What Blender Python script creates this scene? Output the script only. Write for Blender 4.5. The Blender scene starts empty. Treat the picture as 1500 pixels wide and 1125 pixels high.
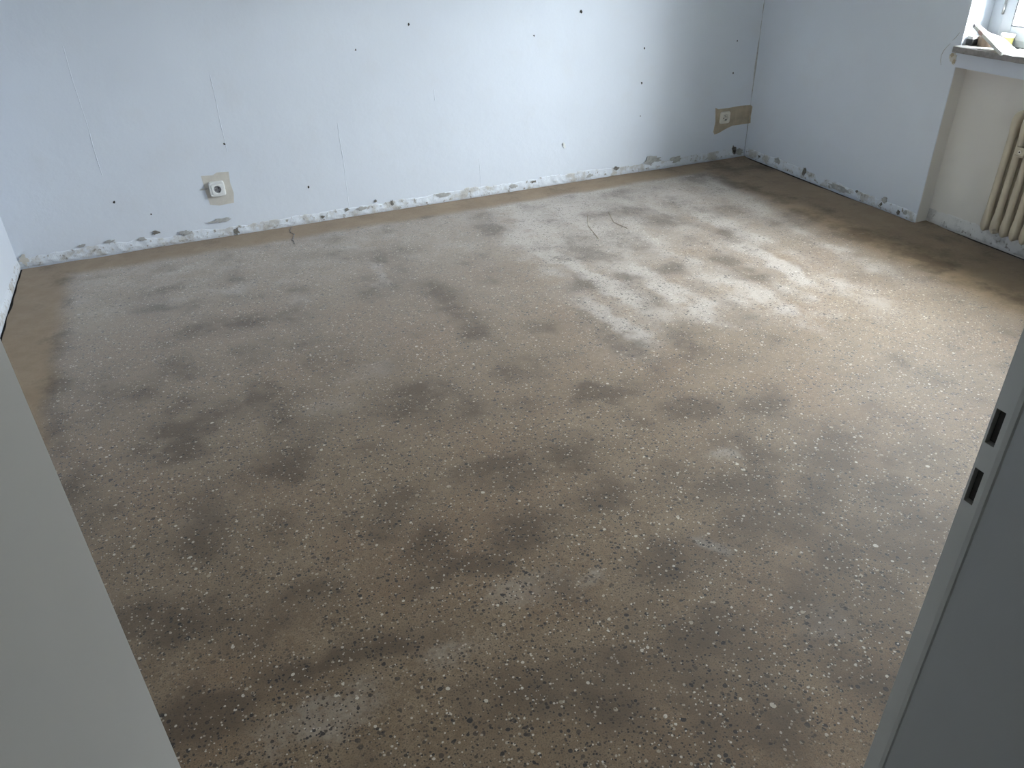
import bpy, bmesh, math, random
from mathutils import Vector, Matrix, noise

# ------------------------------------------------------------------ camera, world, exposure
scene = bpy.context.scene
col = scene.collection
W, YF, ZC = 4.681, -4.188, 2.52          # room width, front wall plane, ceiling height
CAM = Vector((0.9565, -4.5823, 1.6))
YAW, PITCH, ROLL, FPX = 0.3851, -0.5549, -0.0275, 1137.34
cam_d = bpy.data.cameras.new('camera'); cam = bpy.data.objects.new('camera', cam_d); col.objects.link(cam)
fw = Vector((math.sin(YAW)*math.cos(PITCH), math.cos(YAW)*math.cos(PITCH), math.sin(PITCH)))
rt = Vector((math.cos(YAW), -math.sin(YAW), 0)); up = rt.cross(fw)
r2 = math.cos(ROLL)*rt + math.sin(ROLL)*up; u2 = -math.sin(ROLL)*rt + math.cos(ROLL)*up
m = Matrix((r2, u2, -fw)).transposed().to_4x4(); m.translation = CAM
cam.matrix_world = m
cam_d.sensor_fit = 'HORIZONTAL'; cam_d.sensor_width = 36.0; cam_d.lens = FPX/1500*36.0
cam_d.clip_start = 0.02
scene.camera = cam

world = bpy.data.worlds.new('overcast'); scene.world = world; world.use_nodes = True
bg = world.node_tree.nodes['Background']
# evenly overcast sky: luminance rises from horizon to zenith as (1 + 2 sin e) / 3, grey ground below the horizon
wt = world.node_tree; wc = wt.nodes.new('ShaderNodeTexCoord'); wsx = wt.nodes.new('ShaderNodeSeparateXYZ')
wr = wt.nodes.new('ShaderNodeMapRange'); wr.inputs[1].default_value = 0; wr.inputs[2].default_value = 1; wr.inputs[3].default_value = 1/3; wr.inputs[4].default_value = 1.0
wg = wt.nodes.new('ShaderNodeMath'); wg.operation = 'GREATER_THAN'; wg.inputs[1].default_value = 0.0
wm = wt.nodes.new('ShaderNodeMix'); wm.data_type = 'RGBA'; wm.inputs[6].default_value = (.045, .045, .04, 1)
wk = wt.nodes.new('ShaderNodeMix'); wk.data_type = 'RGBA'; wk.blend_type = 'MULTIPLY'; wk.inputs[0].default_value = 1; wk.inputs[6].default_value = (.90, .95, 1.0, 1)
wt.links.new(wc.outputs['Generated'], wsx.inputs[0]); wt.links.new(wsx.outputs['Z'], wr.inputs[0]); wt.links.new(wsx.outputs['Z'], wg.inputs[0])
wt.links.new(wr.outputs[0], wk.inputs[7]); wt.links.new(wk.outputs[2], wm.inputs[7]); wt.links.new(wg.outputs[0], wm.inputs[0]); wt.links.new(wm.outputs[2], bg.inputs[0])
bg.inputs[1].default_value = 198.0
scene.view_settings.view_transform = 'Standard'; scene.view_settings.look = 'None'
scene.view_settings.exposure = 0.0; scene.view_settings.gamma = 1.0
scene.view_settings.use_curve_mapping = False

WY0, WY1, WZ0, WZ1 = -1.556, -2.66, 0.905, 2.20    # window opening in the right wall
XG = W + 0.155                                       # inner plane of the window frame
pl = bpy.data.lights.new('window_portal', 'AREA'); pl.shape = 'RECTANGLE'
pl.size = WZ1-WZ0; pl.size_y = WY0-WY1; pl.cycles.is_portal = True
po = bpy.data.objects.new('window_portal', pl); col.objects.link(po)
po.location = (XG+0.10, (WY0+WY1)/2, (WZ0+WZ1)/2); po.rotation_euler = (0, math.pi/2, 0)

# ------------------------------------------------------------------ helpers
def R(a): return math.radians(a)
def link(o, parent=None):
    col.objects.link(o)
    if parent is not None: o.parent = parent
    return o
def tag(o, label=None, cat=None, group=None, kind=None):
    if label: o['label'] = label
    if cat: o['category'] = cat
    if group: o['group'] = group
    if kind: o['kind'] = kind
    return o
def empty(name, loc, rz=0, parent=None):
    o = bpy.data.objects.new(name, None); o.empty_display_size = .05
    o.location = loc; o.rotation_euler = (0, 0, rz); return link(o, parent)
def build(name, bm, mats, parent=None, smooth=False, world_space=True):
    """link a bmesh as one object; coordinates are world ones, origin moved to the base of the shape"""
    bmesh.ops.recalc_face_normals(bm, faces=bm.faces[:])
    me = bpy.data.meshes.new(name); 
    vs = [v.co for v in bm.verts]
    c = Vector(((min(v.x for v in vs)+max(v.x for v in vs))/2, (min(v.y for v in vs)+max(v.y for v in vs))/2, min(v.z for v in vs)))
    if smooth:
        for f in bm.faces: f.smooth = True
    if world_space: bmesh.ops.translate(bm, verts=bm.verts[:], vec=-c)
    bm.to_mesh(me); bm.free()
    for mt in (mats if isinstance(mats, (list, tuple)) else [mats]): me.materials.append(mt)
    o = bpy.data.objects.new(name, me)
    link(o, parent)
    if world_space:
        off = Vector((0, 0, 0)); p = parent
        while p is not None: off += p.location; p = p.parent
        o.location = c - off
    return o
def box(bm, x0, x1, y0, y1, z0, z1, mi=0, bev=0, seg=2):
    vs = [bm.verts.new((x, y, z)) for x in (x0, x1) for y in (y0, y1) for z in (z0, z1)]
    q = [(0,1,3,2),(4,6,7,5),(0,4,5,1),(2,3,7,6),(0,2,6,4),(1,5,7,3)]
    fs = [bm.faces.new([vs[i] for i in f]) for f in q]
    for f in fs: f.material_index = mi
    if bev:
        es = list({e for f in fs for e in f.edges})
        bmesh.ops.bevel(bm, geom=es, offset=bev, segments=seg, profile=.5, affect='EDGES')
    return vs
def loft(bm, rings, cap=True):
    """rings: lists of Vector of equal count"""
    rs = [[bm.verts.new(p) for p in r] for r in rings]
    n = len(rs[0])
    for a, b in zip(rs, rs[1:]):
        for i in range(n): bm.faces.new((a[i], a[(i+1)%n], b[(i+1)%n], b[i]))
    if cap: bm.faces.new(rs[0][::-1]); bm.faces.new(rs[-1])
    return rs
def sell(cx, cy, z, rx, ry, n=16, p=2.4):
    out = []
    for i in range(n):
        a = 2*math.pi*i/n; c, s = math.cos(a), math.sin(a)
        out.append(Vector((cx+rx*math.copysign(abs(c)**(2/p), c), cy+ry*math.copysign(abs(s)**(2/p), s), z)))
    return out
def tube(bm, a, b, r, n=12):
    a, b = Vector(a), Vector(b); d = (b-a).normalized()
    u = d.orthogonal().normalized(); v = d.cross(u)
    loft(bm, [[p+r*(math.cos(2*math.pi*i/n)*u+math.sin(2*math.pi*i/n)*v) for i in range(n)] for p in (a, b)])
def prism(bm, pts, d):
    """closed outline pts (Vectors) extruded along vector d"""
    loft(bm, [pts, [p+Vector(d) for p in pts]])

# ------------------------------------------------------------------ materials
class NT:
    def __init__(s, name):
        s.m = bpy.data.materials.new(name); s.m.use_nodes = True
        s.t = s.m.node_tree; s.b = s.t.nodes['Principled BSDF']; s.co = s.n('ShaderNodeTexCoord').outputs['Object']
    def n(s, typ, **kw):
        nd = s.t.nodes.new(typ)
        for k, v in kw.items(): setattr(nd, k, v)
        return nd
    def put(s, sock, v):
        if hasattr(v, 'links') or isinstance(v, bpy.types.NodeSocket): s.t.links.new(v, sock)
        else: sock.default_value = v
    def noise(s, scale, detail=4, rough=.55, co=None):
        nd = s.n('ShaderNodeTexNoise'); nd.inputs['Scale'].default_value = scale
        nd.inputs['Detail'].default_value = detail; nd.inputs['Roughness'].default_value = rough
        s.put(nd.inputs['Vector'], co or s.co); return nd.outputs['Fac']
    def ramp(s, fac, stops):
        nd = s.n('ShaderNodeValToRGB'); e = nd.color_ramp.elements
        while len(e) < len(stops): e.new(.5)
        for el, (p, c) in zip(e, stops):
            el.position = p; el.color = (*c, 1) if len(c) == 3 else c
        s.put(nd.inputs['Fac'], fac); return nd.outputs['Color']
    def step(s, fac, a, b):
        nd = s.n('ShaderNodeMapRange'); nd.interpolation_type = 'SMOOTHSTEP'
        nd.inputs[1].default_value = a; nd.inputs[2].default_value = b
        s.put(nd.inputs[0], fac); return nd.outputs[0]
    def mix(s, fac, a, b, mode='MIX'):
        nd = s.n('ShaderNodeMix', data_type='RGBA', blend_type=mode)
        s.put(nd.inputs[0], fac)
        for i, v in ((6, a), (7, b)): s.put(nd.inputs[i], (*v, 1) if isinstance(v, tuple) and len(v) == 3 else v)
        return nd.outputs[2]
    def math(s, op, a, b=0.0):
        nd = s.n('ShaderNodeMath', operation=op); s.put(nd.inputs[0], a); s.put(nd.inputs[1], b); return nd.outputs[0]
    def bump(s, h, strength=.3, dist=.002):
        nd = s.n('ShaderNodeBump'); nd.inputs['Strength'].default_value = strength
        nd.inputs['Distance'].default_value = dist; s.put(nd.inputs['Height'], h)
        s.put(s.b.inputs['Normal'], nd.outputs[0])
    def done(s, colr=None, rough=.5, spec=.5):
        if colr is not None: s.put(s.b.inputs['Base Color'], (*colr, 1) if isinstance(colr, tuple) and len(colr) == 3 else colr)
        s.put(s.b.inputs['Roughness'], rough); s.b.inputs['Specular IOR Level'].default_value = spec
        return s.m
def simple(name, c, rough=.5, var=.12, scale=30, spec=.5, bumpd=0, metal=0):
    t = NT(name); f = t.noise(scale)
    c2 = tuple(max(0, v*(1-var)) for v in c)
    t.b.inputs['Metallic'].default_value = metal
    if bumpd: t.bump(t.noise(scale*4), .5, bumpd)
    return t.done(t.mix(t.step(f, .3, .7), c2, c), rough, spec)

def wall_material(name, c, dirty):
    t = NT(name)
    big = t.noise(1.3, 3); mid = t.noise(6, 5); fine = t.noise(70, 4)
    base = t.mix(t.step(big, .3, .7), tuple(v*.95 for v in c), c)
    base = t.mix(t.math('MULTIPLY', t.step(mid, .5, .8), .35), base, dirty)
    t.bump(t.math('ADD', t.math('MULTIPLY', mid, 2.2), t.math('MULTIPLY', fine, .25)), .35, .004)
    return t.done(base, .85, .3)
M = {}
M['wall'] = wall_material('white_wall_paint', (.72, .765, .84), (.68, .70, .74))
M['niche'] = wall_material('old_cream_paint', (.76, .73, .68), (.66, .63, .58))
M['ceiling'] = wall_material('ceiling_paint', (.78, .77, .75), (.72, .71, .69))
def plaster_material(name, paint):
    t = NT(name); a_ = t.noise(9, 6, .65); b_ = t.noise(38, 5, .6)
    cc = t.mix(t.step(a_, .47, .64), paint, (.52, .51, .49))
    cc = t.mix(t.step(b_, .57, .68), cc, (.30, .28, .25))
    t.bump(b_, .6, .006); return t.done(cc, .9, .2)
M['plaster'] = plaster_material('chipped_plaster', (.72, .76, .82))
M['plaster_niche'] = plaster_material('chipped_niche_plaster', (.74, .73, .71))
M['bare'] = simple('bare_beige_plaster', (.63, .60, .545), .9, .10, 25, .2, .001)
M['bare_brown'] = simple('bare_brown_plaster', (.52, .44, .33), .9, .22, 18, .2, .001)
M['grey_mark'] = simple('grey_scuff', (.50, .50, .49), .9, .3, 40, .2)
M['chip'] = simple('chip_brown_grey', (.25, .235, .21), .95, .4, 60, .1)
M['hole'] = simple('dark_hole', (.06, .055, .05), .95, .3, 40, .1)
M['frame'] = simple('door_frame_enamel', (.405, .405, .385), .38, .05, 4, .5)
M['frame_strip'] = simple('door_strip_enamel', (.56, .55, .50), .38, .06, 12, .5)
M['socket_w'] = simple('white_plastic', (.80, .81, .80), .3, .04, 20)
M['socket_c'] = simple('cream_plastic', (.80, .77, .68), .3, .06, 20)
M['well'] = simple('socket_well_grey', (.34, .34, .35), .4, .1, 60)
M['pin'] = simple('socket_grey', (.16, .16, .17), .4, .2, 60)
M['metal'] = simple('dull_metal', (.5, .5, .5), .35, .2, 60, .5, 0, 1)
M['rad'] = simple('cream_radiator_enamel', (.60, .53, .41), .42, .12, 9, .5, .0004)
M['win'] = simple('window_white', (.70, .74, .80), .35, .04, 10)
M['seal'] = simple('rubber_seal', (.08, .08, .09), .6, .1, 30)
M['sill'] = simple('grey_stone_sill', (.30, .28, .27), .5, .3, 45, .5, .0006)
M['base'] = simple('dark_gap', (.05, .045, .04), .95, .4, 30, .1)

g = bpy.data.materials.new('window_glass'); g.use_nodes = True; gt = g.node_tree
gt.nodes.remove(gt.nodes['Principled BSDF'])
tr = gt.nodes.new('ShaderNodeBsdfTransparent'); gl = gt.nodes.new('ShaderNodeBsdfGlossy'); gl.inputs['Roughness'].default_value = .02
fl = gt.nodes.new('ShaderNodeLayerWeight'); fl.inputs[0].default_value = .5      # Schlick: .04 + .96 (1-cos)^5
fp = gt.nodes.new('ShaderNodeMath'); fp.operation = 'POWER'; fp.inputs[1].default_value = 5; gt.links.new(fl.outputs['Facing'], fp.inputs[0])
fr = gt.nodes.new('ShaderNodeMath'); fr.operation = 'MULTIPLY_ADD'; fr.inputs[1].default_value = .96; fr.inputs[2].default_value = .04; gt.links.new(fp.outputs[0], fr.inputs[0]); mx = gt.nodes.new('ShaderNodeMixShader')
ns = gt.nodes.new('ShaderNodeTexNoise'); ns.inputs['Scale'].default_value = 3
cr = gt.nodes.new('ShaderNodeValToRGB'); cr.color_ramp.elements[0].color = (.93, .95, .95, 1); cr.color_ramp.elements[1].color = (.97, .98, .98, 1)
gt.links.new(ns.outputs['Fac'], cr.inputs[0]); gt.links.new(cr.outputs[0], tr.inputs[0])
gt.links.new(fr.outputs[0], mx.inputs[0]); gt.links.new(tr.outputs[0], mx.inputs[1]); gt.links.new(gl.outputs[0], mx.inputs[2])
gt.links.new(mx.outputs[0], gt.nodes['Material Output'].inputs[0]); M['glass'] = g

def floor_material():
    t = NT('ground_screed')
    def attr(n): 
        nd = t.n('ShaderNodeAttribute', attribute_name=n); return nd.outputs['Fac']
    stain_shade, pale, raw = attr('stain_shade'), attr('pale'), attr('raw')
    warp = t.n('ShaderNodeTexNoise'); warp.inputs['Scale'].default_value = 60; t.put(warp.inputs['Vector'], t.co)
    wv = t.n('ShaderNodeVectorMath', operation='MULTIPLY_ADD')
    t.put(wv.inputs[0], warp.outputs['Color']); wv.inputs[1].default_value = (.006, .006, .0); t.put(wv.inputs[2], t.co)
    wco = wv.outputs[0]
    n_big, n_mid, n_fine, n_grit = t.noise(2.2, 4), t.noise(9, 5, .6), t.noise(55, 4, .65), t.noise(240, 3, .7)
    # cement matrix
    cem = t.mix(t.step(n_mid, .32, .68), (0.122, 0.079, 0.039), (0.177, 0.123, 0.070))
    cem = t.mix(t.step(n_big, .42, .68), cem, (0.147, 0.091, 0.045))
    cem = t.mix(t.math('MULTIPLY', t.step(n_fine, .40, .70), .55), cem, (0.222, 0.159, 0.093))
    cem = t.mix(t.math('MULTIPLY', t.step(n_grit, .48, .66), .75), cem, (0.051, 0.034, 0.018))
    # smooth unground margin along the walls
    cem = t.mix(t.math('MULTIPLY', raw, .75), cem, t.mix(t.step(n_mid, .35, .65), (.225, .155, .088), (.280, .203, .125)))
    # pale sanding dust and old dark stains, with the painted shade among them
    pv = t.math('MULTIPLY', pale, t.step(t.math('ADD', n_fine, t.math('MULTIPLY', pale, .3)), .2, .75))
    cem = t.mix(t.math('MULTIPLY', t.step(pv, .0, 1.0), .62), cem, (.395, .360, .325))
    sv = t.math('ADD', stain_shade, t.math('ADD', t.math('MULTIPLY', t.math('SUBTRACT', n_mid, .5), 1.1), t.math('MULTIPLY', t.math('SUBTRACT', n_fine, .5), .8)))
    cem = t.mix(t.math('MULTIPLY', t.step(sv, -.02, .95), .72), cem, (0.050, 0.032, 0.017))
    # aggregate chips at three sizes
    expo = t.math('SUBTRACT', 1.0, raw)
    def chips(scale, lo, hi, size):
        v = t.n('ShaderNodeTexVoronoi'); v.inputs['Scale'].default_value = scale; t.put(v.inputs['Vector'], wco)
        sep = t.n('ShaderNodeSeparateColor'); t.put(sep.inputs[0], v.outputs['Color'])
        rnd, sz = sep.outputs[0], sep.outputs[1]
        rad = t.math('MULTIPLY', t.math('ADD', t.math('MULTIPLY', sz, .7), .3), size)
        inside = t.math('LESS_THAN', v.outputs['Distance'], rad)
        dark = t.math('MULTIPLY', inside, t.math('LESS_THAN', rnd, lo))
        light = t.math('MULTIPLY', inside, t.math('GREATER_THAN', rnd, hi))
        return dark, light, sep.outputs[2]
    out = cem; hgt = t.math('MULTIPLY', n_grit, .5)
    patch = t.math('MULTIPLY', t.step(t.noise(5, 4, .6), .22, .52), expo)
    for scale, lo, hi, size in ((56, .20, .975, .40), (92, .34, .93, .46), (150, .40, .87, .48)):
        d, l, k = chips(scale, lo, hi, size)
        dc = t.mix(k, (.008, .006, .004), (.050, .033, .018))
        lc = t.mix(k, (.32, .27, .20), (.58, .52, .43))
        out = t.mix(t.math('MULTIPLY', t.math('MULTIPLY', d, patch), .95), out, dc)
        out = t.mix(t.math('MULTIPLY', t.math('MULTIPLY', l, patch), .58), out, lc)
        hgt = t.math('ADD', hgt, t.math('MULTIPLY', t.math('SUBTRACT', l, d), t.math('MULTIPLY', patch, .35)))
    t.bump(hgt, .45, .0022)
    rough = t.math('ADD', .68, t.math('MULTIPLY', raw, .1))
    dusty = t.math('MULTIPLY', t.math('SUBTRACT', 1.0, t.math('MULTIPLY', t.step(sv, .1, 1.0), .4)), t.math('SUBTRACT', 1.0, t.math('MULTIPLY', raw, .55))); t.put(t.b.inputs['Sheen Weight'], dusty); t.b.inputs['Sheen Roughness'].default_value = .38; t.b.inputs['Sheen Tint'].default_value = (1, .95, .915, 1)
    mm = t.done(out, rough, .3); t.put(t.b.inputs['Specular IOR Level'], t.math('SUBTRACT', .3, t.math('MULTIPLY', raw, .22))); return mm
M['floor'] = floor_material()

# ------------------------------------------------------------------ the shell of the room
rnd = random.Random(7)
def nz(x, y=0., z=0.): return noise.noise(Vector((x, y, z)))          # about -1..1
def sm(a, b, v):
    k = min(1, max(0, (v-a)/(b-a))); return k*k*(3-2*k)
NICHE = 0.085

# soft dark stains and a broad pair of painted shade areas (x, y, radius x, radius y, strength) and pale sanding streaks left on the screed
STAINS_AND_SHADE = [(2.20,-.23,.05,.03,.8),(3.42,-.34,.12,.05,.75),(3.50,-.45,.05,.10,.45),(4.33,-.17,.08,.05,.9),(4.09,-.26,.10,.04,.8),(4.30,-.88,.09,.09,.9),
 (4.25,-1.16,.08,.10,.9),(4.31,-1.95,.07,.22,1.1),(4.27,-1.52,.08,.22,.9),(4.22,-.55,.07,.25,.6),(4.3,-2.6,.09,.3,.7),
 (3.26,-.67,.13,.10,.7),(3.46,-.87,.09,.10,.6),(3.85,-.93,.10,.10,.6),(3.62,-1.25,.09,.12,.45),(2.74,-1.10,.10,.16,.55),
 (2.46,-.62,.12,.10,.5),(2.00,-.68,.12,.10,.55),(2.25,-.91,.10,.10,.6),(1.79,-.74,.10,.09,.45),(1.47,-.50,.13,.07,.6),
 (2.62,-1.45,.06,.30,.5),(2.46,-1.90,.07,.30,.7),(3.05,-1.05,.12,.14,.35),(3.1,-1.5,.12,.14,.35),
 (1.97,-1.69,.10,.14,.65),(1.93,-1.36,.12,.10,.6),(1.73,-1.65,.10,.12,.6),(1.62,-1.12,.14,.08,.5),(1.19,-1.16,.16,.09,.55),
 (.88,-1.17,.12,.10,.6),(.72,-.86,.13,.09,.5),(.55,-.62,.12,.09,.35),(1.05,-.72,.13,.09,.4),(1.31,-1.65,.12,.12,.55),
 (1.00,-1.91,.14,.09,.7),(.68,-2.00,.13,.14,.9),(.52,-1.68,.13,.11,.6),(.75,-1.5,.10,.10,.4),(1.51,-2.20,.13,.12,.7),(1.72,-2.29,.13,.10,.6),
 (2.22,-2.42,.14,.16,.95),(2.48,-2.13,.10,.10,.7),(1.95,-2.68,.13,.12,.75),(2.05,-2.10,.10,.12,.5),(2.68,-2.23,.12,.12,.45),(2.73,-2.71,.08,.10,.75),
 (1.19,-2.75,.10,.10,.8),(1.38,-2.90,.10,.09,.6),(1.73,-2.70,.12,.08,.75),(1.95,-2.96,.13,.09,.9),(2.36,-3.03,.11,.12,.95),(2.42,-2.62,.11,.1,.55),
 (1.98,-3.23,.09,.09,.7),(2.00,-3.46,.10,.10,.65),(2.42,-3.46,.12,.12,.7),(2.84,-3.21,.12,.12,.6),(2.62,-3.25,.12,.10,.6),
 (.69,-3.20,.12,.05,1.0),(.92,-3.215,.16,.045,.95),(1.13,-3.22,.13,.05,.9),(1.6,-3.61,.10,.08,.7),(1.46,-3.05,.22,.04,.75),(1.75,-2.98,.18,.04,.6),
 (.25,-.28,.07,.06,.85),(.40,-.29,.12,.035,.65),(.27,-.60,.035,.12,.6),(.26,-1.02,.045,.20,.8),(.26,-1.46,.045,.25,.85),(.28,-1.82,.06,.22,.8),(.36,-2.2,.10,.18,.6),
 (.56,-2.92,.12,.12,.7),(.7,-2.55,.14,.12,.6),(.95,-2.35,.14,.10,.6),(1.0,-3.0,.2,.06,.45),(2.06,-3.75,.12,.10,.6),(1.25,-3.45,.12,.08,.5),(.8,-3.6,.15,.08,.5),
 (2.5,-3.25,.6,.38,.68),(2.0,-3.7,.6,.32,.6),(3.1,-2.2,.14,.14,.3),(3.3,-2.7,.14,.14,.3),(3.5,-3.1,.16,.14,.3),(1.35,-.28,.25,.05,.3),(3.42,-1.7,.05,.28,.35),(3.55,-1.0,.05,.3,.35)]  # leading broad pair paints the daylight falloff into the near-right floor colour
PALE = [(2.66,-1.25,.055,.55,.8,-.16),(2.56,-1.95,.05,.22,.75,-.16),(3.70,-.95,.05,.45,.8,.0),(3.60,-1.65,.06,.35,.75,.0),(3.9,-1.5,.12,.5,.2,0),(3.75,-2.3,.16,.4,.2,0),
 (1.72,-.95,.035,.16,.5,.05),(2.41,-2.89,.06,.03,.6,.3),(2.13,-3.24,.03,.07,.6,-.3),(1.70,-3.22,.05,.03,.55,.2),(.94,-3.36,.16,.06,.40,0),(1.55,-3.18,.14,.06,.32,0),(1.45,-1.85,.13,.08,.35,0),
 (1.25,-2.05,.10,.07,.35,0),(3.0,-.75,.05,.4,.45,-.1),(2.95,-1.7,.06,.4,.4,-.1),(3.3,-2.0,.06,.4,.4,0),(1.3,-3.3,.10,.05,.25,0),(2.2,-3.6,.1,.07,.4,0)]
def floor_values(x, y):
    jx = x+.05*nz(x*6, y*6, 1)+.03*nz(x*15, y*15, 2)+.015*nz(x*34, y*34, 4)
    jy = y+.05*nz(x*6, y*6, 5)+.03*nz(x*15, y*15, 6)+.015*nz(x*34, y*34, 8)
    fb = nz(x*9, y*9, 40)+.6*nz(x*21, y*21, 41)+.4*nz(x*44, y*44, 42)
    st = 0
    for sx, sy, rx, ry, k in STAINS_AND_SHADE:
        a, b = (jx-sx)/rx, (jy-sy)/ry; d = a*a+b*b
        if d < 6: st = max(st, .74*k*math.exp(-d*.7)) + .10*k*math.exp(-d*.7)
    # sanding lanes crossing each other about every 30 cm
    gx = .5+.5*math.cos(2*math.pi*(jx-.12)/.30); gy = .5+.5*math.cos(2*math.pi*(jy+.05)/.29)
    st += .42*gx*gy*sm(-.7, .4, nz(x*1.7, y*1.7, 9)) + .20*nz(x*3.1, y*3.1, 3) + .26*nz(x*5.2, y*5.2, 4.5)
    pa = 0
    for sx, sy, rx, ry, k, sh in PALE:
        dx = jx-sx-sh*(jy-sy); a, b = dx/rx, (jy-sy)/ry; d = a*a*a*a+b*b*b*b
        if d < 8: pa = max(pa, k*math.exp(-d*.8))
    pa += .25*gx*(1-gy)*sm(0, .6, nz(x*2, y*2, 21))
    lane = (.5+.5*math.cos(2*math.pi*(jx-.05*(y+1))/.27))**2*sm(2.3, 2.8, x)*sm(-2.5, -1.9, y)*sm(.2, .5, -y)
    pa += .22*lane; st += .16*(1-lane)*sm(2.3, 2.8, x)*sm(-2.5, -1.9, y)
    e = .035*nz(x*4, y*4, 14)
    raw = max(1-sm(.20, .30, x+e), sm(-.26, -.16, y+e), sm(4.10, 4.28, x+e))
    if x > 4.0: st += .16*sm(4.08, 4.22, x+e)
    st = max(0, st*(1+.55*fb)) + .10*fb + .14*nz(x*1.3, y*1.3, 44) + .22*nz(x*2.2, y*4.4, 45)*sm(-1.6, -2.3, y) + .22*nz(x*4.2, y*2.2, 46)
    # dusty far half, ground in lanes that end on a ragged line
    pa += (.45-.22*sm(3.1, 3.7, x))*sm(2.35, 2.62, x-.16*(y+1.2)+.05*fb)*sm(-2.45, -2.0, y+.25*nz(x*3, 2.2)+.05*fb)*(.75+.35*gx) + .40*sm(-1.7, -.4, y+.2*nz(x*2, 5.))
    return st*(1-.25*raw), max(0, pa*(1+.5*fb))*(1-raw), raw
NX, NY = 330, 300
def gap_right(y):
    g_ = .0
    if y > -1.556: g_ = .024*sm(0, .12, -y)*(1-sm(.95, 1.25, -y)) + .005
    else: g_ = .022*sm(1.6, 1.8, -y)+.003
    return max(.001, g_*(1+.6*nz(y*6, 2)))
def gap_left(y): return max(.002, .012*(1+.6*nz(y*7, 7)))
def gap_back(x):
    g_ = .013*(1-sm(.4, .62, x)) + .012*sm(3.7, 4.0, x) + .0015
    return max(.0005, g_*(1+.7*nz(x*6, 3)))
verts, vals = [], []
for j in range(NY+1):
    v = j/NY
    for i in range(NX+1):
        u = i/NX; x0 = u*W
        y = -gap_back(x0) + v*(YF+gap_back(x0))
        xm = (W if y > WY0-.0 or y < WY1 else W+NICHE) - gap_right(y)
        xl = gap_left(y); x = xl+u*(xm-xl)
        verts.append((x, y, .0012*nz(x*2.5, y*2.5, 30))); vals.append(floor_values(x, y))
faces = [(j*(NX+1)+i, (j+1)*(NX+1)+i, (j+1)*(NX+1)+i+1, j*(NX+1)+i+1) for j in range(NY) for i in range(NX)]
me = bpy.data.meshes.new('floor'); me.from_pydata(verts, [], faces)
for k, nm in enumerate(('stain_shade', 'pale', 'raw')):
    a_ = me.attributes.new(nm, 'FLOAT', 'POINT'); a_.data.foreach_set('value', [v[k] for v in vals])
me.materials.append(M['floor'])
for p in me.polygons: p.use_smooth = True
floor = link(bpy.data.objects.new('floor', me))
tag(floor, 'ground grey-brown screed floor with exposed aggregate, stains and sanding streaks', kind='structure')
bm = bmesh.new(); box(bm, -.0, W+NICHE, YF, .0, -.09, -.006)
tag(build('floor_gap_base', bm, M['base']), 'dark bed under the gap around the screed', kind='structure')
bm = bmesh.new(); box(bm, -.9, 2.9, -6.3, YF, -.09, 0)
tag(build('floor_hall', bm, M['sill']), 'floor of the hall outside the doorway', kind='structure')

bm = bmesh.new(); box(bm, W+.6, 90, -70, 70, -3.3, -3.2)
M['outside'] = simple('outside_ground', (.16, .17, .13), .9, .3, .5, .2)
tag(build('ground_outside', bm, M['outside']), 'ground outside the window', kind='structure')
ZB = -.09
bm = bmesh.new(); box(bm, -.25, W+.235, 0, .25, ZB, ZC)
wall_back = tag(build('wall_back', bm, M['wall']), 'long white plastered wall facing the doorway', kind='structure')
bm = bmesh.new(); box(bm, -.25, 0, YF, 0, ZB, ZC)
wall_left = tag(build('wall_left', bm, M['wall']), 'white wall at the left edge', kind='structure')
XO = W+.235
for nm, b_, mt, lb in (('wall_right', (W, XO, WY0, 0, ZB, ZC), 'wall', 'white wall between the room corner and the window'),
        ('wall_right_near', (W, XO, YF-.25, WY1, ZB, ZC), 'wall', 'white wall on the near side of the window'),
        ('wall_right_lintel', (W, XO, WY1, WY0, WZ1, ZC), 'wall', 'white wall above the window'),
        ('wall_right_apron', (W, XO, WY1, WY0, .83, WZ0), 'wall', 'white plaster band under the window sill'),
        ('wall_right_niche', (W+NICHE, XO, WY1, WY0, ZB, .83), 'niche', 'cream back wall of the radiator niche')):
    bm = bmesh.new(); box(bm, *b_); o = tag(build(nm, bm, M[mt]), lb, kind='structure')
    if nm == 'wall_right': wall_right = o
bm = bmesh.new()                                     # thin old-paint lining of the niche cheek
box(bm, W+.004, W+NICHE, WY0-.002, WY0, 0, .83); build('niche_cheek', bm, M['niche'], wall_right)
bm = bmesh.new(); DX0, DX1, DZ, YH = .856, 1.613, 2.02, -4.46
JT = .035
box(bm, -.25, DX0-JT, YH, YF, ZB, ZC); box(bm, DX1+JT, W+.235, YH, YF, ZB, ZC); box(bm, DX0-JT, DX1+JT, YH, YF, DZ+JT, ZC)
tag(build('wall_front', bm, M['wall']), 'white wall around the doorway', kind='structure')
bm = bmesh.new(); box(bm, -.95, W+.235, -6.5, .25, ZC, ZC+.1)
tag(build('ceiling', bm, M['ceiling']), 'white ceiling', kind='structure')
for nm, b in (('wall_hall_left', (-.9, -.7, -6.3, YH)), ('wall_hall_right', (2.7, 2.9, -6.3, YH)), ('wall_hall_rear', (-.9, 2.9, -6.5, -6.3))):
    bm = bmesh.new(); box(bm, *b, ZB, ZC); tag(build(nm, bm, M['wall']), 'hall wall outside the doorway', kind='structure')
bm = bmesh.new(); box(bm, -.9, -.25, YH, YH+.2, ZB, ZC); tag(build('wall_hall_front', bm, M['wall']), 'hall wall beside the room', kind='structure')

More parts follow.
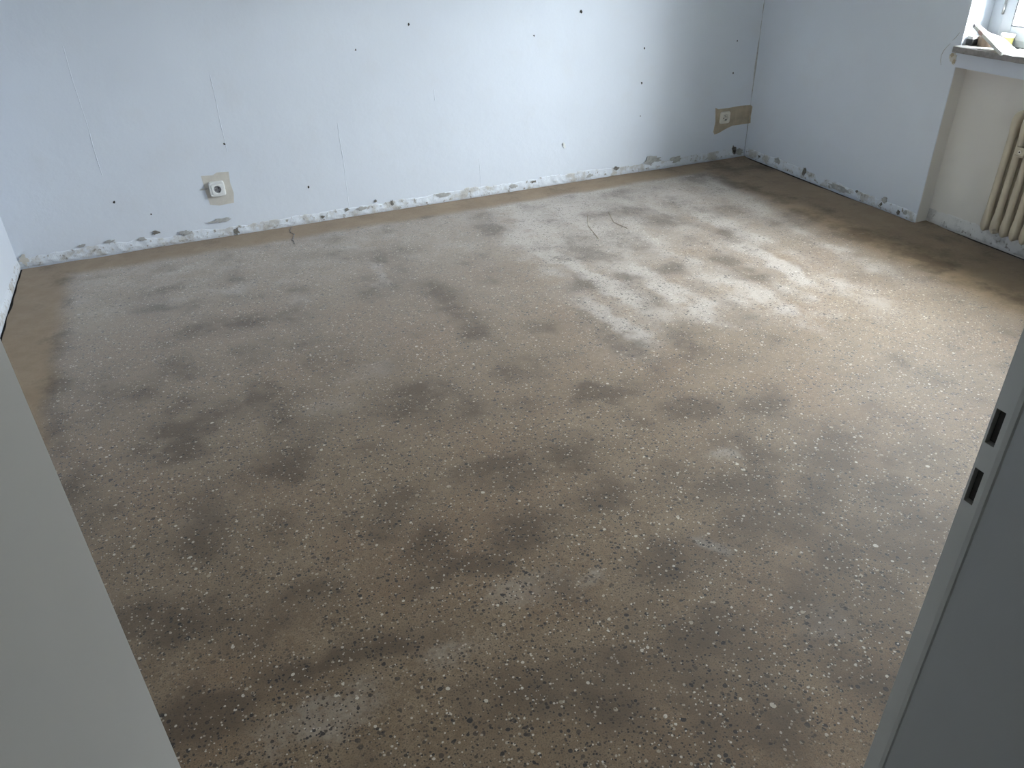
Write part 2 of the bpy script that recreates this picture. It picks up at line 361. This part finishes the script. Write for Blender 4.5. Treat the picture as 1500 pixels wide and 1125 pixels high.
# ------------------------------------------------------------------ remains of plaster along the foot of the walls
def base_strip(name, p0, p1, nrm, seed, h0, label, mat='plaster'):
    p0, p1, nrm = Vector(p0), Vector(p1), Vector(nrm); L = (p1-p0).length; n = int(L/.008)
    bm = bmesh.new(); rows = []
    for i in range(n+1):
        s = L*i/n; p = p0.lerp(p1, i/n)
        h = h0*(1+.35*nz(s*1.4, seed)+.28*nz(s*6, seed+3)+.14*nz(s*25, seed+5)); h = max(.012, h)
        th = .006*(1+.5*nz(s*5, seed+8)+.5*nz(s*21, seed+11)); th = max(.0015, th)
        dip = .003*nz(s*30, seed+4)
        rows.append([bm.verts.new(q) for q in (p+Vector((0,0,h)), p+nrm*th*.55+Vector((0,0,h*.93)), p+nrm*(th+dip)+Vector((0,0,h*.45)), p+nrm*max(.001, th*.8-dip)+Vector((0,0,.012)), p+nrm*.0015+Vector((0,0,-.012*0+.001)))])
    for a, b in zip(rows, rows[1:]):
        for k in range(4): bm.faces.new((a[k], b[k], b[k+1], a[k+1]))
    o = build(name, bm, M[mat], smooth=False)
    return tag(o, label, kind='structure')
base_strip('baseboard_back', (.004, 0, 0), (W-.004, 0, 0), (0, -1, 0), 3, .058, 'chipped plaster strip along the foot of the long wall')
base_strip('baseboard_right', (W, -.01, 0), (W, WY0, 0), (-1, 0, 0), 13, .055, 'chipped plaster strip along the foot of the window wall')
base_strip('baseboard_left', (0, -.01, 0), (0, YF, 0), (1, 0, 0), 23, .05, 'chipped plaster strip along the foot of the left wall')
base_strip('baseboard_niche', (W+NICHE, WY0-.004, 0), (W+NICHE, WY1, 0), (-1, 0, 0), 33, .075, 'white painted plaster strip at the foot of the radiator niche', 'plaster_niche')

# marks on the back wall: small dark holes, scuffs, seams
def blob(bm, c, ux, uy, nrm, r, n=9, th=.0012, sq=1., seed=0):
    c, ux, uy, nrm = map(Vector, (c, ux, uy, nrm))
    pts = []
    for i in range(n):
        a = 2*math.pi*i/n; k = r*max(.25, 1+.55*nz(math.cos(a)*1.7+seed, math.sin(a)*1.7, seed)+.55*nz(math.cos(a)*4+seed, math.sin(a)*4, seed+.5))
        pts.append(c+ux*k*math.cos(a)+uy*k*sq*math.sin(a))
    prism(bm, pts, nrm*th)
EX, EY, EZ = (1,0,0), (0,1,0), (0,0,1)
for k, (x, z, r) in enumerate([(2.254,1.037,.007),(1.94,.931,.004),(3.327,1.034,.0095),(3.016,.924,.005),(3.786,.792,.0055),(3.781,.582,.006),(4.50,.782,.004),(4.498,.58,.006),(3.786,.375,.003),(1.158,.515,.005),(1.567,.217,.006),(.538,.283,.006),(.70,.19,.004)]):
    bm = bmesh.new(); blob(bm, (x, 0, z), EX, EZ, (0,-1,0), r, 9, .0012, 1.1, k); build('nail_hole', bm, M['hole'], wall_back)
for k, (x, z, rx, sq, mt) in enumerate([(3.223,.252,.010,1.9,'socket_w'),(3.214,.262,.004,1.6,'grey_mark'),(1.121,.022,.014,1.3,'hole'),(1.00,.286,.028,.14,'grey_mark'),(.62,.062,.02,.5,'grey_mark'),(.70,.085,.016,.6,'hole'),(.32,.075,.02,.4,'grey_mark'),(1.05,.10,.05,.22,'grey_mark'),(.85,.06,.03,.4,'grey_mark'),(1.77,.05,.012,.9,'hole'),(1.86,.045,.035,.3,'grey_mark'),(2.38,.05,.05,.3,'grey_mark'),(3.0,.045,.02,.4,'hole'),(3.62,.05,.02,.6,'hole'),(3.9,.07,.06,.4,'grey_mark'),(4.1,.05,.05,.4,'grey_mark'),(4.58,.05,.014,2.2,'hole'),(4.62,.035,.04,.5,'grey_mark'),(3.42,.03,.03,.4,'grey_mark'),(2.86,.035,.03,.4,'grey_mark'),(2.05,.05,.008,1.8,'hole'),(1.95,.075,.006,1.5,'hole'),(1.62,.03,.01,.8,'hole'),(.46,.075,.03,.25,'grey_mark'),(.032,.042,.020,1.5,'bare')]):
    bm = bmesh.new(); blob(bm, (x, -.004, z), EX, EZ, (0,-1,0), rx, 18, .004 if z < .12 else .001, sq, k+40.37)
    build('plaster_chip', bm, M['chip' if mt == 'hole' and z < .12 else mt], wall_back)
for k, (x, z0, z1, w) in enumerate([(.519,.43,1.06,.0035),(1.160,.47,.87,.0025),(1.787,.06,.56,.003),(2.371,.62,.68,.003),(2.635,.06,.24,.002)]):
    bm = bmesh.new(); n = 24; rs = []
    for i in range(n+1):
        z = z0+(z1-z0)*i/n; xx = x+.006*nz(z*5, k); ww = w*(.4+.6*abs(nz(z*14, k+2))+.2)
        rs.append([Vector((xx-ww, 0, z)), Vector((xx, -.0025*(.4+abs(nz(z*9, k+6))), z)), Vector((xx+ww, 0, z))])
    loft(bm, rs); build('plaster_seam', bm, M['wall'], wall_back)
# crack running up the corner
bm = bmesh.new(); n = 90; rs = []
for i in range(n+1):
    z = .05+2.4*i/n; k = max(.0006, .0035*(.5+.9*nz(z*4, 51)+.6*nz(z*17, 52)) + .004*math.exp(-((z-.62)/.12)**2))
    xx = W-.001; rs.append([Vector((xx-k*1.3, 0, z)), Vector((xx-k*.5, -k*.45, z)), Vector((xx, -k*1.2, z)), Vector((xx, 0, z))])
loft(bm, rs); build('corner_crack', bm, M['grey_mark'], wall_back)
# bare plaster left around the two sockets
bm = bmesh.new(); prism(bm, [Vector((x, 0, z)) for x, z in ((1.000,.360),(1.060,.356),(1.085,.368),(1.147,.364),(1.143,.30),(1.150,.245),(1.140,.188),(1.06,.184),(1.012,.196),(1.004,.28))], (0, -.0012, 0))
build('bare_patch', bm, M['bare'], wall_back)
bm = bmesh.new(); prism(bm, [Vector((x, 0, z)) for x, z in ((4.384,.364),(4.41,.352),(4.50,.352),(4.60,.356),(W-.002,.352),(W-.002,.226),(4.60,.226),(4.545,.226),(4.49,.21),(4.435,.188),(4.40,.182),(4.388,.20),(4.396,.27))], (0, -.0012, 0))
build('bare_patch', bm, M['bare_brown'], wall_back)
bm = bmesh.new(); prism(bm, [Vector((W, y, z)) for y, z in ((-.002,.352),(-.022,.345),(-.017,.28),(-.024,.235),(-.002,.226))], (-.0012, 0, 0))
build('bare_patch', bm, M['bare_brown'], wall_right)
for k, (y, z, r, sq, mt) in enumerate([(-.632,.045,.014,2.0,'hole'),(-1.316,.060,.018,1.0,'grey_mark'),(-1.30,.03,.010,1.,'hole'),(-1.435,.022,.012,1.2,'hole'),(-1.48,.035,.012,1,'grey_mark'),(-.17,.035,.014,.7,'hole'),(-.36,.05,.03,.7,'grey_mark'),(-.95,.03,.09,.18,'grey_mark'),(-1.1,.05,.008,1,'hole'),(-1.530,.868,.022,1.05,'bare'),(-1.522,.883,.011,.8,'bare_brown'),(-1.540,.856,.009,1.3,'bare_brown')]):
    bm = bmesh.new(); blob(bm, (W-(.003 if z < .2 else 0), y, z), EY, EZ, (-1,0,0), r, 18, .004 if z < .2 else (.0026 if mt == 'bare_brown' else .0015), sq, k+90.37); build('plaster_chip', bm, M['chip' if mt == 'hole' else mt], wall_right)
for k, pts in enumerate([[(-1.492,.935),(-1.475,.915),(-1.462,.895),(-1.456,.872),(-1.458,.850),(-1.468,.828)], [(-1.53,.99),(-1.515,.965),(-1.50,.95)]]):
    bm = bmesh.new(); rs = []
    for i, (y, z) in enumerate(pts):
        w_ = .0012+.0018*abs(nz(i*1.7, k)); rs.append([Vector((W, y-w_, z)), Vector((W-.0012, y, z)), Vector((W, y+w_, z))])
    loft(bm, rs); build('plaster_crack', bm, M['grey_mark'], wall_right)
# cracks in the screed
for k, pts in enumerate([[(1.425,-.02),(1.405,-.10),(1.425,-.15),(1.40,-.22),(1.40,-.30)], [(3.09,-.60),(3.0,-.78),(2.96,-.98)], [(3.22,-.62),(3.16,-.80),(3.18,-.92)]]):
    bm = bmesh.new(); rs = []; N_ = 30
    for i in range(N_+1):
        s = i/N_*(len(pts)-1); a = min(int(s), len(pts)-2); f = s-a
        x = pts[a][0]*(1-f)+pts[a+1][0]*f+.008*nz(s*3, k, 60); y = pts[a][1]*(1-f)+pts[a+1][1]*f
        w_ = (.0035 if k == 0 else .0018)*(.4+abs(nz(s*4, k, 61))); rs.append([Vector((x-w_, y, .0003)), Vector((x, y, .0024)), Vector((x+w_, y, .0003))])
    loft(bm, rs); build('screed_crack', bm, M['bare_brown'] if k else M['pin'], floor)

# ------------------------------------------------------------------ doorway
door = tag(empty('door_1', (DX0, YF, 0)), 'grey-white enamelled door frame the photo looks through', kind='structure')
bm = bmesh.new(); box(bm, DX0-JT-.05, DX0, YH-.012, YF+.004, 0, DZ, 0, .006, 3)
build('jamb', bm, M['frame'], door)
# right jamb: broad reveal, then a narrow proud strip with two latch slots
ST = .018
bm = bmesh.new(); box(bm, DX1+.003, DX1+JT+.05, YH-.012, YF-ST, 0, DZ)
build('jamb', bm, M['frame'], door)
bm = bmesh.new()
xs0, xs1 = DX1, DX1+JT+.05; ya, yb = YF-ST, YF
holes = [(1.140, 1.180), (1.067, 1.109)]; hy0, hy1 = YF-.0125, YF-.0025
zs = [0, 1.067, 1.109, 1.140, 1.180, DZ]
for z0, z1 in zip(zs, zs[1:]):
    if (z0, z1) in holes:
        box(bm, xs0, xs0+.03, ya, hy0, z0, z1); box(bm, xs0, xs0+.03, hy1, yb, z0, z1); box(bm, xs0+.03, xs1, ya, yb, z0, z1)
    else: box(bm, xs0, xs1, ya, yb, z0, z1)
bmesh.ops.remove_doubles(bm, verts=bm.verts[:], dist=1e-5)
strip = build('strike_strip', bm, M['frame_strip'], door)
for z0, z1 in holes:
    bm = bmesh.new(); box(bm, xs0+.006, xs0+.029, hy0+.0005, hy1-.0005, z0+.001, z1-.001)
    build('latch_slot', bm, M['hole'], strip)
bm = bmesh.new(); prism(bm, [Vector((DX1, YF-ST, 0)), Vector((DX1+.0012, YF-ST-.0045, 0)), Vector((DX1+.004, YF-ST-.007, 0)), Vector((DX1+.004, YF-ST, 0))], (0, 0, DZ))
build('edge_bead', bm, M['frame_strip'], door)
bm = bmesh.new(); box(bm, DX0-.05, DX1+.05, YH-.012, YF+.004, DZ, DZ+JT+.05); build('head', bm, M['frame'], door)

# ------------------------------------------------------------------ window
win = tag(empty('window_1', (XG, (WY0+WY1)/2, WZ0)), 'white framed window over the radiator niche', kind='structure')
def ring(bm, x0, x1, y0, y1, z0, z1, wl, wb, bev=.004):
    """rectangular frame; y0>y1"""
    box(bm, x0, x1, y0-wl, y0, z0, z1, 0, bev); box(bm, x0, x1, y1, y1+wl, z0, z1, 0, bev)
    box(bm, x0, x1, y1+wl, y0-wl, z0, z0+wb, 0, bev); box(bm, x0, x1, y1+wl, y0-wl, z1-wb, z1, 0, bev)
ZS = .935                                            # top of the sill
bm = bmesh.new(); ring(bm, XG, XG+.07, WY0, WY1, ZS, WZ1, .078, .034); box(bm, XG, XG+.07, (WY0+WY1)/2-.02, (WY0+WY1)/2+.02, ZS+.03, WZ1-.03, 0, .003)
build('window_frame', bm, M['win'], win)
ymid = (WY0+WY1)/2
for (a, b) in ((WY0-.076, ymid+.018), (ymid-.018, WY1+.076)):
    bm = bmesh.new(); ring(bm, XG-.014, XG+.05, a, b, ZS+.031, WZ1-.031, .064, .064, .005)
    sash = build('sash', bm, M['win'], win)
    bm = bmesh.new(); ring(bm, XG-.0145, XG+.02, a-.061, b+.061, ZS+.092, WZ1-.092, .005, .005, 0); build('glazing_seal', bm, M['seal'], sash)
    bm = bmesh.new(); box(bm, XG+.018, XG+.024, b+.06, a-.06, ZS+.09, WZ1-.09); build('pane', bm, M['glass'], sash)
for z in (1.075, 2.05):
    bm = bmesh.new(); tube(bm, (XG-.018, WY0-.077, z), (XG-.018, WY0-.077, z+.075), .006); build('hinge', bm, M['metal'], win, smooth=True)
bm = bmesh.new(); box(bm, XG-.024, XG-.014, ymid+.038, ymid+.062, 1.50, 1.57, 0, .003); box(bm, XG-.055, XG-.02, ymid+.044, ymid+.056, 1.53, 1.545, 0, .003); box(bm, XG-.06, XG-.046, ymid+.042, ymid+.058, 1.42, 1.545, 0, .004)
build('window_handle', bm, M['win'], win)
bm = bmesh.new(); box(bm, W-.05, XG+.03, WY1, WY0+.003, WZ0, ZS, 0, .004, 2)
build('window_sill', bm, M['sill'], win)['label'] = 'dark grey stone window sill'

# ------------------------------------------------------------------ radiator
PITCH_R = .0548; RX = W+.018; RY = -1.985; NSEC = 11
rad = tag(empty('radiator', (RX, RY, .1)), 'cream painted ribbed column radiator hanging in the window niche', 'radiator')
def section_mesh():
    bm = bmesh.new()
    # lower and upper headers, hubs that join the sections
    loft(bm, [sell(0, 0, z, rx, ry, 28, 4) for z, rx, ry in ((.000,.040,.003),(.006,.048,.0095),(.018,.053,.0175),(.032,.056,.0225),(.055,.057,.0225),(.085,.057,.0195),(.115,.055,.0165),(.13,.052,.014))])
    loft(bm, [sell(0, 0, z, rx, ry, 28, 4) for z, rx, ry in ((.475,.052,.014),(.49,.055,.0165),(.515,.057,.0195),(.540,.057,.0225),(.562,.055,.0225),(.580,.049,.019),(.592,.038,.013),(.598,.022,.006))])
    for z in (.052, .550): tube(bm, (0, -.0276, z), (0, .0276, z), .021, 16)
    # three upright tubes
    for cx in (-.0385, 0, .0385):
        loft(bm, [sell(cx, 0, z, .0165, .0168, 14, 2.1) for z in (.09, .2, .3, .4, .51)], cap=False)
    bmesh.ops.recalc_face_normals(bm, faces=bm.faces[:])
    for f in bm.faces: f.smooth = True
    me = bpy.data.meshes.new('section'); bm.to_mesh(me); bm.free(); me.materials.append(M['rad']); return me
sec = section_mesh()
for i in range(NSEC):
    o = link(bpy.data.objects.new('section', sec), rad); o.location = (0, -PITCH_R*i, 0)
for z in (.152, .652):
    bm = bmesh.new(); tube(bm, (RX, RY+.025, z), (RX, RY+.034, z), .019, 16); tube(bm, (RX, RY+.033, z), (RX, RY+.040, z), .011, 6)
    build('end_plug', bm, M['rad'], rad)
bm = bmesh.new(); tube(bm, (RX-.05, RY-PITCH_R*1.32, .128), (RX-.076, RY-PITCH_R*1.32, .128), .0085, 12); tube(bm, (RX-.072, RY-PITCH_R*1.32, .128), (RX-.080, RY-PITCH_R*1.32, .128), .0055, 10)
build('drain_plug', bm, M['rad'], rad, smooth=False)
bm = bmesh.new(); yc = RY-PITCH_R*1.52
box(bm, RX-.066, RX-.057, yc-.022, yc+.022, .505, .549, 0, .003)
box(bm, RX-.071, RX-.064, yc-.022, yc+.022, .543, .550, 0, .002); box(bm, RX-.071, RX-.064, yc-.022, yc+.022, .504, .511, 0, .002)
clip = build('meter_bracket', bm, M['rad'], rad)
bm = bmesh.new(); tube(bm, (RX-.064, yc, .527), (RX-.070, yc, .527), .009, 14); s_ = build('bracket_screw', bm, M['socket_c'], clip)
bm = bmesh.new(); tube(bm, (RX-.069, yc, .527), (RX-.0706, yc, .527), .0038, 10); build('screw_slot', bm, M['hole'], clip)
for y in (RY-PITCH_R*2.5, RY-PITCH_R*8.5):
    for z in (.17, .60):
        bm = bmesh.new(); box(bm, RX-.02, W+NICHE+.004, y-.006, y+.006, z, z+.03); build('wall_bracket', bm, M['rad'], rad)

# ------------------------------------------------------------------ sockets
def socket(x, z, w, plast, label, proud):
    o = tag(empty('wall_socket', (x, 0, z-w/2)), label, 'socket', 'wall sockets on the long wall')
    def sq(r, y, p=7, n=40): return [Vector((v.x, y, v.y)) for v in [Vector((q.x, q.y)) for q in sell(x, z, 0, r, r, n, p)]]
    bm = bmesh.new(); h = w/2
    loft(bm, [sq(h*.97, 0), sq(h, -.002), sq(h, -proud*.55), sq(h*.965, -proud*.85), sq(h*.90, -proud), sq(h*.73, -proud), sq(h*.72, -proud+.002)], cap=False)
    build('cover_frame', bm, plast, o)
    yi = -proud-.0025; n = 40
    circ = lambda r, y: [Vector((x+r*math.cos(2*math.pi*i/n), y, z+r*math.sin(2*math.pi*i/n))) for i in range(n)]
    bm = bmesh.new()
    loft(bm, [sq(h*.715, -proud+.003), sq(h*.715, yi+.001), sq(h*.69, yi), circ(.0210, yi), circ(.0202, yi+.001), circ(.0196, yi+.0135)], cap=False)
    ins = build('insert', bm, plast, o)
    bm = bmesh.new(); loft(bm, [circ(.0197, yi+.0130), circ(.0197, yi+.0145)]); build('well', bm, M['well'] if proud > .02 else plast, o)
    for dx in (-.0095, .0095):
        bm = bmesh.new(); tube(bm, (x+dx*math.cos(.5), yi+.0131, z+dx*math.sin(.5)), (x+dx*math.cos(.5), yi+.0122, z+dx*math.sin(.5)), .0036, 12); build('pin_hole', bm, M['hole'], o)
    for s in (-1, 1):
        a = .5+math.pi/2; px, pz = x+s*.0175*math.cos(a), z+s*.0175*math.sin(a)
        bm = bmesh.new(); box(bm, px-.003, px+.003, yi+.001, yi+.0135, pz-.003, pz+.003); build('earth_clip', bm, M['pin'], o)
    bm = bmesh.new(); tube(bm, (x, yi+.0131, z), (x, yi+.0118, z), .0022, 10); build('centre_screw', bm, M['metal'], o)
socket(1.068, .281, .084, M['socket_w'], 'white socket on a small beige bare patch at the left', .022)
socket(4.468, .291, .080, M['socket_c'], 'cream socket on a brown bare patch beside the room corner', .015)

# ------------------------------------------------------------------ things lying on the sill
M['tool'] = simple('white_tool_plastic', (.78, .77, .73), .45, .05, 20)
M['tape'] = simple('brown_tape', (.20, .145, .10), .5, .2, 60)
M['card'] = simple('tape_core', (.62, .55, .42), .8, .15, 60)
M['black'] = simple('black_plastic', (.03, .03, .03), .45, .2, 40)
M['yellow'] = simple('yellow_label', (.52, .47, .14), .5, .15, 40)
M['cloth'] = simple('white_cloth', (.60, .60, .61), .9, .05, 20, .2)
M['red'] = simple('pink_print', (.60, .42, .38), .5, .1, 40)
M['paper'] = simple('white_paper', (.82, .82, .80), .8, .04, 20, .2)

# roll of tape lying flat
tx, ty = 4.762, -1.640
roll = tag(empty('tape_roll', (tx, ty, ZS)), 'brown roll of tape lying flat on the sill under the white tool', 'tape roll')
bm = bmesh.new(); loft(bm, [sell(tx, ty, z, r, r, 32, 2) for z, r in ((ZS+.003,.036),(ZS,.045),(ZS+.002,.047),(ZS+.046,.047),(ZS+.048,.045),(ZS+.047,.036))], cap=False); build('tape', bm, M['tape'], roll, smooth=False)
bm = bmesh.new(); loft(bm, [sell(tx, ty, z, r, r, 32, 2) for z, r in ((ZS+.001,.0355),(ZS+.050,.0355),(ZS+.050,.0325),(ZS+.001,.0325),(ZS+.001,.0355))], cap=False); build('core', bm, M['card'], roll)
# small dark gadget in the corner
kb = tag(empty('sanding_block', (4.722, -1.580, ZS)), 'small black block with a pale top in the sill corner', 'block')
bm = bmesh.new(); box(bm, 4.700, 4.745, -1.600, -1.562, ZS, ZS+.030, 0, .004); build('block_body', bm, M['black'], kb)
bm = bmesh.new(); box(bm, 4.701, 4.744, -1.599, -1.563, ZS+.029, ZS+.044, 0, .003); build('block_top', bm, M['tool'], kb)
# flat paddle-shaped tool, handle end resting on the roll
E0 = Vector((4.618, -1.832, .926)); E1 = Vector((4.690, -1.580, 1.022))
ax = (E1-E0).normalized(); wd = Vector((1, 0, .0)); wd = (wd-ax*wd.dot(ax)).normalized(); nn = wd.cross(ax).normalized()
if nn.z < 0: nn = -nn
Lt = (E1-E0).length
out = [(0,.0),(.0,.095),(.12,.092),(.155,.070),(.175,.034),(.19,.026),(Lt-.012,.024),(Lt-.003,.019),(Lt,.012),(Lt-.003,.005),(Lt-.012,.0)]
tool = tag(empty('hand_tool', E0), 'long white flat hand tool with a hanging hole, leaning over the tape roll', 'hand tool')
bm = bmesh.new(); ptsT = [E0+ax*a+wd*b for a, b in out]; prism(bm, ptsT, nn*.022); bmesh.ops.bevel(bm, geom=bm.edges[:], offset=.004, segments=2, affect='EDGES'); build('tool_body', bm, M['tool'], tool)
bm = bmesh.new(); hc = E0+ax*(Lt-.013)+wd*.012
tube(bm, hc-wd*.0118+nn*.011, hc-wd*.0126+nn*.011, .0085, 16); build('hanging_hole', bm, M['pin'], tool)
bm = bmesh.new(); tube(bm, hc-wd*.0122+nn*.011, hc-wd*.0135+nn*.011, .0052, 12); build('hole_eyelet', bm, M['cloth'], tool)
bm = bmesh.new(); pa = E0+ax*(Lt-.10); prism(bm, [pa-wd*.0006+nn*.002, pa+ax*.036-wd*.0006+nn*.002, pa+ax*.036-wd*.0006+nn*.019, pa-wd*.0006+nn*.019], -wd*.0008); build('pink_print', bm, M['red'], tool)
# tub behind
cx, cy = 4.795, -1.712
can = tag(empty('small_tub', (cx, cy, ZS)), 'small round tub with yellow side and white lid near the window frame', 'tub')
bm = bmesh.new(); loft(bm, [sell(cx, cy, z, r, r, 28, 2) for z, r in ((ZS,.026),(ZS+.002,.028),(ZS+.048,.030))]); build('tub_body', bm, M['yellow'], can)
bm = bmesh.new(); loft(bm, [sell(cx, cy, z, r, r, 28, 2) for z, r in ((ZS+.047,.0325),(ZS+.061,.0325),(ZS+.063,.030))]); build('lid', bm, M['tool'], can)
# sheet of paper under the tool
bm = bmesh.new(); prism(bm, [Vector((x, y, ZS+.0006)) for x, y in ((4.645,-1.70),(4.70,-1.66),(4.72,-1.74),(4.66,-1.785))], (0, 0, .0008))
tag(build('paper_sheet', bm, M['paper']), 'small white paper scrap on the sill edge beneath the tool', 'paper')
# crumpled cloth
bm = bmesh.new(); n1, n2 = 46, 40; rows = []
for i in range(n1+1):
    row = []
    for j in range(n2+1):
        u, v = i/n1, j/n2
        x = 4.622+.190*u+.012*nz(v*5, u*3, 71); y = -1.86-.40*v+.018*nz(u*5, v*4, 72)
        edge = min(u, 1-u, v, 1-v)
        fold = abs(nz(u*4.2, v*7.5, 73))*.055+abs(nz(u*9, v*14, 74))*.020
        h = ZS+.002+sm(0, .16, edge)*(.010+fold)
        if x < W-.05: h -= .35*(W-.05-x)
        row.append(bm.verts.new((x, y, h)))
    rows.append(row)
for i in range(n1):
    for j in range(n2): bm.faces.new((rows[i][j], rows[i+1][j], rows[i+1][j+1], rows[i][j+1]))
co = build('crumpled_cloth', bm, M['cloth'], smooth=True); s = co.modifiers.new('thick', 'SOLIDIFY'); s.thickness = .0012; s.offset = 1
tag(co, 'crumpled white cloth heaped on the window sill', 'cloth')
